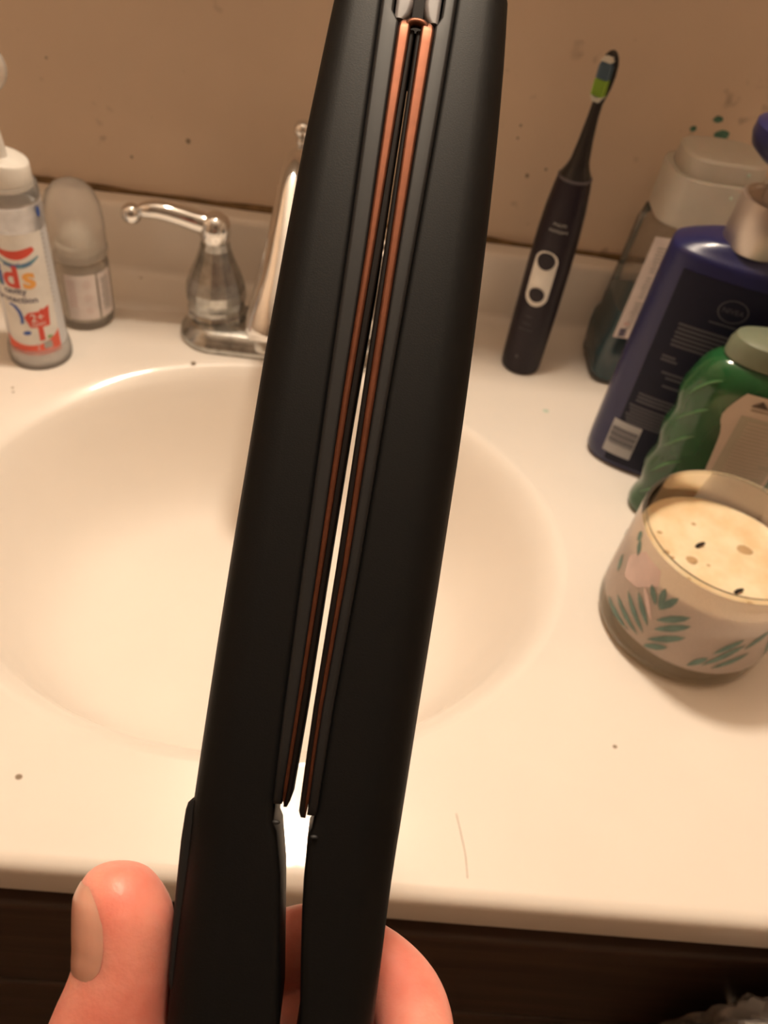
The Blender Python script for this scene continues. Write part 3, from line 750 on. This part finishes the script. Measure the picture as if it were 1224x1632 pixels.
# ------------------------------------------------------------------ green gel bottle
def gel():
    cx, cy = 0.2560, 0.4230
    A = math.radians(-14); U = Vector((math.cos(A), math.sin(A), 0)); Nn = Vector((math.sin(A), -math.cos(A), 0))
    t = thing('green_gel_bottle', (cx, cy, 0), 'translucent green gel bottle with wavy-edged cream label, between candle and navy bottle', 'bottle')
    c0 = Vector((cx, cy, 0))
    hw = lambda z: .0425 + .0013 * math.sin(z * 190 + .6) - max(0, z - .100) * .05
    rings = []
    zs = [0, .0015, .005] + [.010 + .005 * i for i in range(22)] + [.1185, .1215, .1245, .1275, .1305, .1330, .1350, .1362]
    for z in zs:
        a = hw(z); b = .0195
        if z < .005: k = {0: .90, .0015: .965}.get(z, 1); a *= k; b *= k
        if z > .116:
            q = (z - .116) / .0202; k = math.sqrt(max(0, 1 - q * q * .97)); a *= .45 + .55 * k; b *= .50 + .50 * k
        rings.append([c0 + U * x - Nn * y + Vector((0, 0, z)) for x, y in superellipse(a, b, 2.6, 60)])
    obj('bottle', loft(rings), M['green_gel'], t)
    def depth(u, z): return .0195 * (1 - min(.999, abs(u) / max(hw(z), .03)) ** 2.6) ** (1 / 2.6)
    def mp(u, v, off=0.0): return c0 + U * u + Nn * (depth(u, v) + off) + Vector((0, 0, v))
    # label with a wavy outline
    LT = [(.010, -.006), (.030, -.014), (.045, -.008), (.0526, -.0095), (.060, -.0100), (.083, -.0118), (.093, -.0135), (.103, -.0172), (.114, -.0140), (.1235, -.0090)]
    LS = smooth_path(LT, 6)
    lu = lambda v: interp(LS, v)
    nv, nu = 24, 14; P = []
    for j in range(nv + 1):
        v = .012 + .1105 * j / nv; l = lu(v)
        for i in range(nu + 1): P.append((l + (.030 - l) * i / nu, v))
    F = [(j * (nu + 1) + i, j * (nu + 1) + i + 1, (j + 1) * (nu + 1) + i + 1, (j + 1) * (nu + 1) + i) for j in range(nv) for i in range(nu)]
    lb = prt('label', place((P, F), mp, 0, 0, 0, .0003), M['gel_label'], t)
    px = prt('text_panel', place(rect(.034, .090, 10, 8), mp, .0105, .062, 0, .0005), M['gel_label_box'], lb)
    prt('label_lettering', merge(*[place(rect(.026 - .006 * (i % 4 == 3), .0008, 6), mp, .0120 - .003 * (i % 4 == 3), .103 - i * .0028, 0, .0008) for i in range(28)]), M['gel_label'], px)
    prt('dark_emblem', place(poly([(-.0055, -.002), (-.002, .0006), (0, .003), (.0025, .0008), (.006, -.002)]), mp, .0010, .1170, 0, .0008), M['wood'], lb)
    prt('heading_lettering', place(rect(.013, .0012, 4), mp, .0030, .1125, 0, .0008), M['dirt'], lb)
    # moulded swirl ridges down the left side
    for k in range(5):
        v0 = .018 + k * .022
        pts = [mp(-.0395 + .0018 * i, v0 + .0040 * i - .0002 * i * i, .0002) for i in range(9)]
        obj('moulded_ridge', tube(pts, [.0002, .0006, .0009, .0010, .0011, .0010, .0008, .0005, .0002], 8, sub=2), M['gel_ridge'], t)
    obj('cap', loft([[c0 + U * x - Nn * y + Vector((0, 0, z)) for x, y in superellipse(a, b, 2.2, 48)] for z, a, b in ((.1340, .0215, .0135), (.1360, .0290, .0160), (.1440, .0288, .0158), (.1490, .0265, .0148), (.1510, .021, .0120), (.1518, .012, .008))]), M['gel_cap'], t)
gel()

# ------------------------------------------------------------------ candle
def candle():
    cx, cy, R = 0.2275, 0.3265, 0.0522
    rad = lambda z: R - .0016 * max(0, z - .01) / .075
    t = thing('candle_jar', (cx, cy, 0), 'two-wick cream candle in a glass jar printed with green leaves, at the right', 'candle')
    prof = [(.0430, 0), (.0490, .0012), (.0515, .005), (R, .010), (rad(.04), .04), (rad(.083), .0830), (rad(.084) - .0003, .0843), (rad(.084) - .0010, .0850), (rad(.084) - .0018, .0845), (rad(.083) - .0022, .0830)]
    obj('jar', lathe(cx, cy, prof, 72, True, False), M['glass'], t)
    # wax with a slightly dished, lumpy top
    rings = []
    rw = R - .0040
    for r, z in ((rw - .004, .0158), (rw, .0185), (rw, .0605), (rw, .0630)):
        rings.append([(cx + r * math.cos(2 * PI * j / 64), cy + r * math.sin(2 * PI * j / 64), z + (.0012 * math.sin(3 * 2 * PI * j / 64 + 1) if z > .06 else 0)) for j in range(64)])
    for q in (.95, .86, .74, .60, .45, .30, .15, .02):
        rr = rw * q
        ring = []
        for j in range(64):
            a = 2 * PI * j / 64; x = cx + rr * math.cos(a); y = cy + rr * math.sin(a)
            z = .0600 + .0020 * (q ** 4) + .0012 * mnoise.noise(Vector((x * 90, y * 90, 0)))
            ring.append((x, y, z))
        rings.append(ring)
    obj('wax', loft(rings), M['wax'], t)
    for x, y in ((-.0090, .0082), (.0055, -.0250)):
        c = Vector((cx + x, cy + y, .0598))
        obj('wick', tube([c + Vector((0, 0, -.002)), c + Vector((.0005, .0002, .0010)), c + Vector((.0022, .0010, .0018)), c + Vector((.0046, .0020, .0018))], [.0011, .0012, .0011, .0008], 8, sub=3), M['char'], t)
    for x, y, r in ((-.0290, .0010, .0016), (-.0262, -.0030, .0013), (-.0063, .0270, .0013), (-.0051, -.0058, .0010), (-.0148, -.0030, .0030), (.0216, .0099, .0042), (-.0301, .0163, .0014), (-.020, -.018, .0011), (.012, -.032, .0014), (-.004, .012, .0012)):
        obj('wax_stain', ball((cx + x, cy + y, .0600 + .0020 * (math.hypot(x, y) / rw) ** 4), r, 12, 6, (1.3, 1, .16)), M['wax_dirt'], t)
    # printed sleeve and leaves around the glass
    obj('printed_sleeve', lathe(cx, cy, [(rad(.0190) + .0002, .0190), (rad(.082) + .0002, .0820)], 72, False, False), M['milk_print'], t)
    mp = cyl_map(cx, cy, lambda v: rad(v), math.radians(-124))
    def leaf(p, q, wl):
        (u0, v0), (u1, v1) = p, q
        d = Vector((u1 - u0, v1 - v0)); n_ = Vector((-d.y, d.x)).normalized() * wl
        out = []
        for k, m_ in ((0, 0), (.2, .6), (.5, 1), (.8, .75), (1, 0), (.8, -.75), (.5, -1), (.2, -.6)):
            out.append((u0 + d.x * k + n_.x * m_, v0 + d.y * k + n_.y * m_))
        return place((out, [(0, 1, 7), (1, 2, 6, 7), (2, 3, 5, 6), (3, 4, 5)]), mp, 0, 0, 0, .0005)
    K = .001
    def fronds(lst, wl): return merge(*[leaf((a * K, b * K), (c * K, d * K), wl) for a, b, c, d in lst])
    prt('leaf_print', fronds([(-14, 24, -40, 32), (-12, 28, -34, 43), (-21, 21, -47, 22), (-12, 35, -27, 50)], .0022), M['leaf_print'], t)
    prt('leaf_print', fronds([(-10, 43, 5, 59), (-8.5, 36, 7.5, 53), (-9, 26, 8.5, 43.5), (-9, 20, 3, 30)], .0024), M['leaf_print'], t)
    prt('leaf_print', fronds([(-11.5, 51, -5.5, 67), (-12, 52, -14, 67), (-14, 52, -22, 62)], .0022), M['leaf_print'], t)
    prt('leaf_print', fronds([(-40, 66, -44, 75), (-50, 40, -54, 52), (-47, 71, -46, 79)], .0025), M['leaf_print'], t)
    prt('leaf_print', fronds([(17, 22, 25, 33), (24, 25, 41, 47), (26, 37, 38, 52), (42, 42, 52, 58), (30, 24, 48, 38)], .0024), M['leaf_print'], t)
    for u0 in (70, 110, 150, -90):
        prt('leaf_print', fronds([(u0, 24, u0 - 12, 46), (u0, 30, u0 + 12, 50), (u0, 38, u0 - 8, 58), (u0, 42, u0 + 8, 62), (u0, 20, u0, 70)], .0018), M['leaf_print'], t)
    prt('pink_bloom_print', place(poly([(-.047, .058), (-.036, .074), (-.021, .074), (-.018, .064), (-.030, .050), (-.042, .046)]), mp, 0, 0, 0, .0003), M['pink_print'], t)
    prt('pink_bloom_print', fronds([(-12, 40, -25, 57)], .0018), M['pink_print'], t)
candle()

# ------------------------------------------------------------------ grey bag hanging at the lower right
def bag():
    c = Vector((0.300, 0.112, -0.170))
    t = thing('crumpled_bag', (c.x, c.y, -0.31), 'crumpled grey plastic bag hanging against the dark cabinet in the lower right corner', 'bag')
    vs, fs = ball((0, 0, 0), 1.0, 120, 80)
    out = []
    for v in vs:
        v = Vector(v); d = v.normalized()
        a = mnoise.noise(d * 2.1 + Vector((3, 1, 7))); b = abs(mnoise.noise(d * 3.4 + Vector((1, 9, 2)))); e = abs(mnoise.noise(d * 7.0))
        k = 1 + .10 * a - .22 * b - .09 * e
        q = (abs(d.x) ** 3 + abs(d.y) ** 2.4 + abs(d.z) ** 3) ** (-1 / 2.7)
        out.append(c + Vector((d.x * q * .074 * k, max(-.034, min(.034, d.y * q * .032 * k)), d.z * q * .148 * k)))
    obj('bag_body', (out, fs), M['bag'], t)
    kx, ky, kz = .3275, .146, -.110
    for s in (-1, 1):
        obj('bag_handle', tube([c + Vector((.010 + .030 * s, .004, .09)), Vector((kx + .014 * s, .120, -.060)), Vector((kx + .011 * s, .134, -.080)), Vector((kx, .140, -.120))], [.010, .008, .006, .004], 10, sub=5, flat=.4), M['bag'], t)
bag()

# ------------------------------------------------------------------ hair straightener (held up in front)
SB = Vector((0.0027453, 0.0409771, 0.2144917))
SA = Vector((0.02465016, 0.85500269, 0.51803741)).normalized()
SW = Vector((0.99944385, -0.03271814, 0.00644286)).normalized()
SN = SW.cross(SA).normalized()
def sp(s, w_, d=0.0):
    if s > .25: s = .25 + (s - .25) * .30                 # short blunt tip just past the plates
    return SB + SA * s + SW * w_ + SN * d      # metres along, across, towards the viewer
mm = lambda L: [(a / 1000, b / 1000) for a, b in L]
T_Lout = mm([(330, -8), (318, -13), (300, -17.6), (275, -20.6), (243.5, -22.6), (231, -23.2), (198, -24.7), (171, -25.4), (138, -25.95), (118, -26.0), (96, -26.08), (74, -26.0), (54, -25.8), (35, -25.5), (20, -25.1), (8, -24.7), (-4, -23.9), (-40, -20.5), (-80, -17.5), (-105, -16)])
T_Rout = mm([(330, 8.5), (318, 14), (300, 19), (275, 22.3), (252, 24.1), (232, 24.9), (213, 25.2), (195, 25.25), (177, 25.0), (158, 24.65), (141, 24.2), (125, 23.7), (107, 22.8), (87, 21.8), (66, 20.6), (46, 19.5), (37, 19.0), (24, 18.3), (0, 17.7), (-40, 17.2), (-80, 17), (-105, 16.5)])
T_Lsh = mm([(330, -4), (300, -8), (270, -9.3), (240, -9.24), (203, -9.0), (168, -8.8), (129, -8.85), (91, -8.70), (57, -8.40), (41.5, -8.0), (36, -7.8)])
T_Lco = mm([(231, -4.6), (203, -4.80), (168, -5.0), (129, -5.75), (91, -6.0), (57, -6.35), (41.5, -6.7)])
T_Lci = mm([(231, -1.22), (203, -1.95), (168, -2.85), (129, -4.0), (91, -4.7), (57, -5.5), (41.5, -5.85)])
T_Lg = mm([(330, -.15), (232, -.10), (204, -.65), (169, -1.15), (129, -2.6), (91, -3.6), (57, -4.3), (41.5, -5.0)])
T_Rg = mm([(330, .35), (232, .38), (204, -.05), (169, -.55), (129, -1.30), (91, -1.95), (57, -2.9), (41.5, -2.95)])
T_Rci = mm([(232, 1.35), (204, .80), (169, .45), (129, -.20), (91, -.65), (57, -1.9), (41.5, -1.8)])
T_Rco = mm([(232, 5.0), (204, 4.0), (169, 2.9), (129, 1.75), (91, .65), (57, -1.0), (41.5, -1.1)])
T_Rsh = mm([(330, 4.5), (300, 9), (270, 10.2), (233, 9.1), (205, 7.95), (170, 6.2), (130, 4.2), (92, 2.7), (57, .75), (41.5, .42), (36, .2)])
T_Lin = mm([(44, -7.95), (38, -7.7), (35, -7.0), (26, -4.9), (17, -3.6), (0, -1.4), (-40, -.6), (-80, -.4), (-105, -.4)])
T_Rin = mm([(44, .3), (38, -.9), (35, -.55), (26, -.15), (17, .6), (0, 2.75), (-40, 1.6), (-80, .5), (-105, .4)])
DEP = 0.029
def rrect(w0, w1, d0, d1, r_out, r_in, left_is_outer):
    """rounded box section between w0<w1, front d1, back d0 -> list of (w,d)"""
    rl, rr_ = (r_out, r_in) if left_is_outer else (r_in, r_out)
    lim = min((w1 - w0) * .48, (d1 - d0) * .48); rl = min(rl, lim); rr_ = min(rr_, lim)
    out = []
    for cxw, cyd, r, a0 in ((w1 - rr_, d1 - rr_, rr_, 0), (w0 + rl, d1 - rl, rl, PI / 2), (w0 + rl, d0 + rl, rl, PI), (w1 - rr_, d0 + rr_, rr_, 1.5 * PI)):
        for k in range(7):
            a = a0 + PI / 2 * k / 6; out.append((cxw + r * math.cos(a), cyd + r * math.sin(a)))
    return out
def straightener():
    base = sp(-.105, 0, -DEP / 2)
    t = thing('hair_straightener', base, 'matte black hair straightener with copper plates, held upright in front of the basin', 'straightener')
    for side in (-1, 1):
        To, Ts, Tc, Ti, Tg, Tin = (T_Lout, T_Lsh, T_Lco, T_Lci, T_Lg, T_Lin) if side < 0 else (T_Rout, T_Rsh, T_Rco, T_Rci, T_Rg, T_Rin)
        lo = side < 0
        def section(wa, wb, d0, d1, ro, ri, s):
            w0, w1 = min(wa, wb), max(wa, wb)
            return [sp(s, w_, d) for w_, d in rrect(w0, w1, d0, d1, ro, ri, lo)]
        # outer shell, from the rounded tip down to the handle end
        ss = [-.105, -.1035, -.100] + [-.09 + .01 * i for i in range(12)] + [.026, .030, .0345, .036, .0405, .046] + [.05 + .01 * i for i in range(28)] + [.324, .3275, .3295]
        rings = []
        for s in ss:
            inner = interp(Tin, s) if s < .036 else interp(Ts, s)
            outer = interp(To, s); k = 1.0
            if s < -.1: k = .86 if s < -.104 else .95
            f = max(.25, min(1, (.335 - s) / .05)) if s > .285 else 1
            rings.append(section(outer * k, inner, -DEP * (.5 + .5 * f), -DEP * .5 * (1 - f), .0095, .0018, s))
        arm = obj('arm_shell', loft(rings), M['black_shell'], t)
        # inner housing strip, a little proud of the groove
        g = .0007 * side
        hs = [.0400 if lo else .0385, .0412 if lo else .0397] + [.05 + .01 * i for i in range(19)] + [.2335, .2365, .238, .25, .27, .29, .31, .322]
        rings = []
        for i, s in enumerate(hs):
            a = interp(Ts, s) - side * .0007; b = interp(Tc, s) - side * .0001 if s < .234 else interp(Ts, s) - side * .0030
            if i == 0: a -= side * 0.0
            rings.append(section(a + side * .0012, b, -DEP + .002, .0009 if 0 < i else .0003, .0010, .0008, s))
        obj('plate_housing', loft(rings), M['black_inner'], t)
        # grey tip above the plates
        rings = []
        for s in [.2345, .2365, .240, .25, .26, .28, .30, .315, .322]:
            a = interp(Ts, s) - side * .0034; b = interp(Tg, s) + side * (.0012 if s > .238 else .0030 if s < .2355 else .0018)
            rings.append(section(a, b, -DEP + .003, .0008, .0010, .0012, s))
        obj('tip_insert', loft(rings), M['housing_tip'], t)
        # copper plate: rounded front lip, rounded ends
        s0 = .0395 if lo else .0378
        rings = []
        ps = [s0 + .0004, s0 + .0016, s0 + .004] + [.05 + .01 * i for i in range(18)] + [.2280, .2315, .2335, .2345]
        for i, s in enumerate(ps):
            a = interp(Tc, s); b = interp(Ti, s)
            e = .0006 if i == 0 else .0002 if i == 1 else 0
            if s > .2330: e = (s - .2330) * .5
            rings.append(section(a + side * -e, b + side * e * .5, -DEP + .003, .0012 - e, .0008, .0008, s))
        obj('heating_plate', loft(rings), M['copper'], t)
        # working face behind the lip, the gap's shade put into its colour
        rings = []
        for i, s in enumerate([s0, s0 + .0012, s0 + .003] + [.05 + .01 * i for i in range(18)] + [.228, .2325]):
            a = interp(Ti, s) + side * .0004; b = interp(Tg, s)
            if i == 0: b += side * .0005
            rings.append(section(a, b, -DEP + .003, -.0004, .0003, .0006, s))
        obj('plate_face', loft(rings), M['gap_shade'], t)
        # small screw cover at the plate's lower end
        c = sp(.0365 if lo else .0345, (interp(Ts, .042) + .0008) if lo else interp(Ts, .042) + .0004, .0004)
        obj('screw_cap', xf(ball((0, 0, 0), .0006, 12, 8, (1.4, .8, .4)), Matrix.Translation(c)), M['black_inner'], t)
    # copper bridge where the plates meet at the top
    pts = [sp(.2318, -3.0e-3, -.0002), sp(.2338, -1.6e-3, .0001), sp(.2343, .3e-3, .0002), sp(.2338, 2.2e-3, .0001), sp(.2318, 3.6e-3, -.0002)]
    obj('plate_bridge', tube(pts, [.0009, .0012, .0012, .0012, .0009], 10, sub=3), M['copper'], t)
    # dark block added between the two tips as the gap's shade, set back
    rings = [[sp(s, w_, d) for w_, d in rrect(-.0030, .0034, -DEP + .006, -.0020, .0005, .0005, True)] for s in (.2330, .26, .30, .318)]
    obj('tip_gap_shade', loft(rings), M['gap_shade'], t)
    # slim switch tab on the outer side of the left arm
    rings = []
    for s, o in ((.0385, .0), (.0375, .0009), (.036, .0012), (.030, .0013), (.022, .0010), (.012, .0006), (.004, .0003), (.002, -.0002)):
        w0 = interp(T_Lout, s) - o
        rings.append([sp(s, w_, d) for w_, d in rrect(w0, w0 + .004, -.022, -.006, .0009, .0006, True)])
    obj('switch_tab', loft(rings), M['black_inner'], t)
    # hinge block and cord outlet at the foot of the handles
    rings = [[sp(s, w_, d) for w_, d in rrect(-.0130 * k, .0135 * k, -DEP + .003, -.003, .006, .006, True)] for s, k in ((-.118, .6), (-.116, .8), (-.110, 1), (-.098, 1))]
    obj('hinge_block', loft(rings), M['black_inner'], t)
straightener()

# ------------------------------------------------------------------ hand
def hand():
    parts = []
    # thumb along the outer side of the left arm; stations: s, left w, right w, depth centre, half depth
    st = [(.0236, -.0388, -.0362, -.011, .0020), (.0229, -.0428, -.0332, -.0110, .0055), (.0207, -.0456, -.0303, -.0110, .0080), (.0178, -.0466, -.0278, -.0110, .0096), (.0145, -.0466, -.0262, -.0112, .0106), (.0095, -.0458, -.0256, -.0116, .0110),
          (.0050, -.0450, -.0252, -.0120, .0110), (.0000, -.0456, -.0247, -.0126, .0113), (-.0060, -.0474, -.0240, -.0136, .0118), (-.0140, -.0492, -.0225, -.0150, .0124), (-.0260, -.0502, -.0215, -.0175, .0130), (-.0400, -.0500, -.0195, -.0215, .0145), (-.0600, -.0480, -.0130, -.0290, .0180), (-.0850, -.0420, .0000, -.0380, .0200)]
    q = smooth_path(st, 5); rings = []
    for s, a, b, dc, hd in q:
        rings.append([sp(s, (a + b) / 2 + (b - a) / 2 * math.cos(2 * PI * j / 32), dc + hd * math.sin(2 * PI * j / 32)) for j in range(32)])
    parts.append(loft(rings))
    # four fingers: root in the palm, run behind the iron, bend round the right arm
    def finger(s0, r, tip, k, spread):
        p = [sp(s0 - .040, -.034, -.052), sp(s0 - .020, -.022, -.053), sp(s0 + .000, -.001, -.0455), sp(s0 + .0005, .0155, -.0420), sp(s0 - .0050 - spread, .0265, -.0330), sp(s0 - .0120 - spread, .0292, -.0200), sp(s0 - .0190 - spread, .0268, -.0080), sp(s0 - .0235 - spread, .0240 + tip, -.0030)]
        return tube(p, [r * 1.18, r * 1.15, r * 1.02, r * 1.0, r * 1.06, r * .96, r * .86, r * .52], 24, sub=6)
    parts.append(finger(.0020, .0088, 0, 0, 0))
    parts.append(finger(-.0165, .0092, 0, 0, .001))
    parts.append(finger(-.0340, .0088, 0, 0, .001))
    parts.append(finger(-.0510, .0078, 0, 0, .001))
    # palm and wrist
    palm = [(.000, -.034, -.054, .012, .010), (-.020, -.030, -.055, .022, .013), (-.045, -.026, -.054, .030, .015), (-.070, -.022, -.052, .033, .016), (-.095, -.018, -.050, .032, .017), (-.120, -.014, -.050, .028, .018), (-.150, -.012, -.050, .026, .019), (-.190, -.012, -.050, .027, .021)]
    rings = []
    for s, wc, dc, hw, hd in smooth_path(palm, 4):
        rings.append([sp(s, wc + hw * math.cos(2 * PI * j / 40), dc + hd * math.sin(2 * PI * j / 40)) for j in range(40)])
    parts.append(loft(rings))
    vs, fs = merge(*parts)
    base = sp(-.19, -.012, -.05)
    me = bpy.data.meshes.new('hand'); me.from_pydata([tuple(v - base) for v in vs], [], fs); me.update()
    tmp = bpy.data.objects.new('hand_tmp', me); COL.objects.link(tmp)
    m1 = tmp.modifiers.new('r', 'REMESH'); m1.mode = 'VOXEL'; m1.voxel_size = .0010
    m2 = tmp.modifiers.new('s', 'SMOOTH'); m2.factor = .5; m2.iterations = 10
    dg = bpy.context.evaluated_depsgraph_get()
    me2 = bpy.data.meshes.new_from_object(tmp.evaluated_get(dg)); bpy.data.objects.remove(tmp)
    me2.polygons.foreach_set('use_smooth', [True] * len(me2.polygons)); me2.materials.clear(); me2.materials.append(M['skin'])
    h = bpy.data.objects.new('hand', me2); h.location = base; COL.objects.link(h)
    h['label'] = "person's bare hand gripping the black hair straightener, thumb upright with a plain nail"; h['category'] = 'hand'
    # thumbnail: curved plate on the left, viewer-side face of the thumb tip
    nq = smooth_path(st, 5)
    def surf(s, th, off):
        for a, b in zip(nq, nq[1:]):
            if b[0] <= s <= a[0]:
                k = (a[0] - s) / max(a[0] - b[0], 1e-9); v = [x + (y - x) * k for x, y in zip(a, b)]; break
        c = ((v[1] + v[2]) / 2, v[3]); 
        return sp(s, c[0] + ((v[2] - v[1]) / 2 + off) * math.cos(th), c[1] + (v[4] + off) * math.sin(th))
    P, F = [], []
    ns, nt = 20, 14
    edge = [(.0026, -.0400), (.0034, -.0386), (.0050, -.0374), (.0075, -.0371), (.0100, -.0374), (.0132, -.0381), (.0166, -.0401), (.0186, -.0420), (.0195, -.0432)]   # viewer-side rim of the nail: s, w
    for i in range(ns + 1):
        s_ = edge[0][0] + (edge[-1][0] - edge[0][0]) * i / ns
        for a, b in zip(nq, nq[1:]):
            if b[0] <= s_ <= a[0]:
                k = (a[0] - s_) / max(a[0] - b[0], 1e-9); v = [x + (y - x) * k for x, y in zip(a, b)]; break
        wr = interp(edge, s_)
        c0 = max(-.98, min(.98, (wr - (v[1] + v[2]) / 2) / ((v[2] - v[1]) / 2)))
        th0 = math.acos(c0); th1 = math.radians(218)
        for j in range(nt + 1):
            x = j / nt
            P.append(surf(s_, th0 + (th1 - th0) * x, .0006 * min(1, .15 + 5 * x) * min(1, .2 + i / 3) * min(1, (ns - i) / 4) - .0001))
    for i in range(ns):
        for j in range(nt):
            k = i * (nt + 1) + j; F.append((k, k + 1, k + nt + 2, k + nt + 1))
    obj('thumbnail', (P, F), M['nail'], h)
hand()
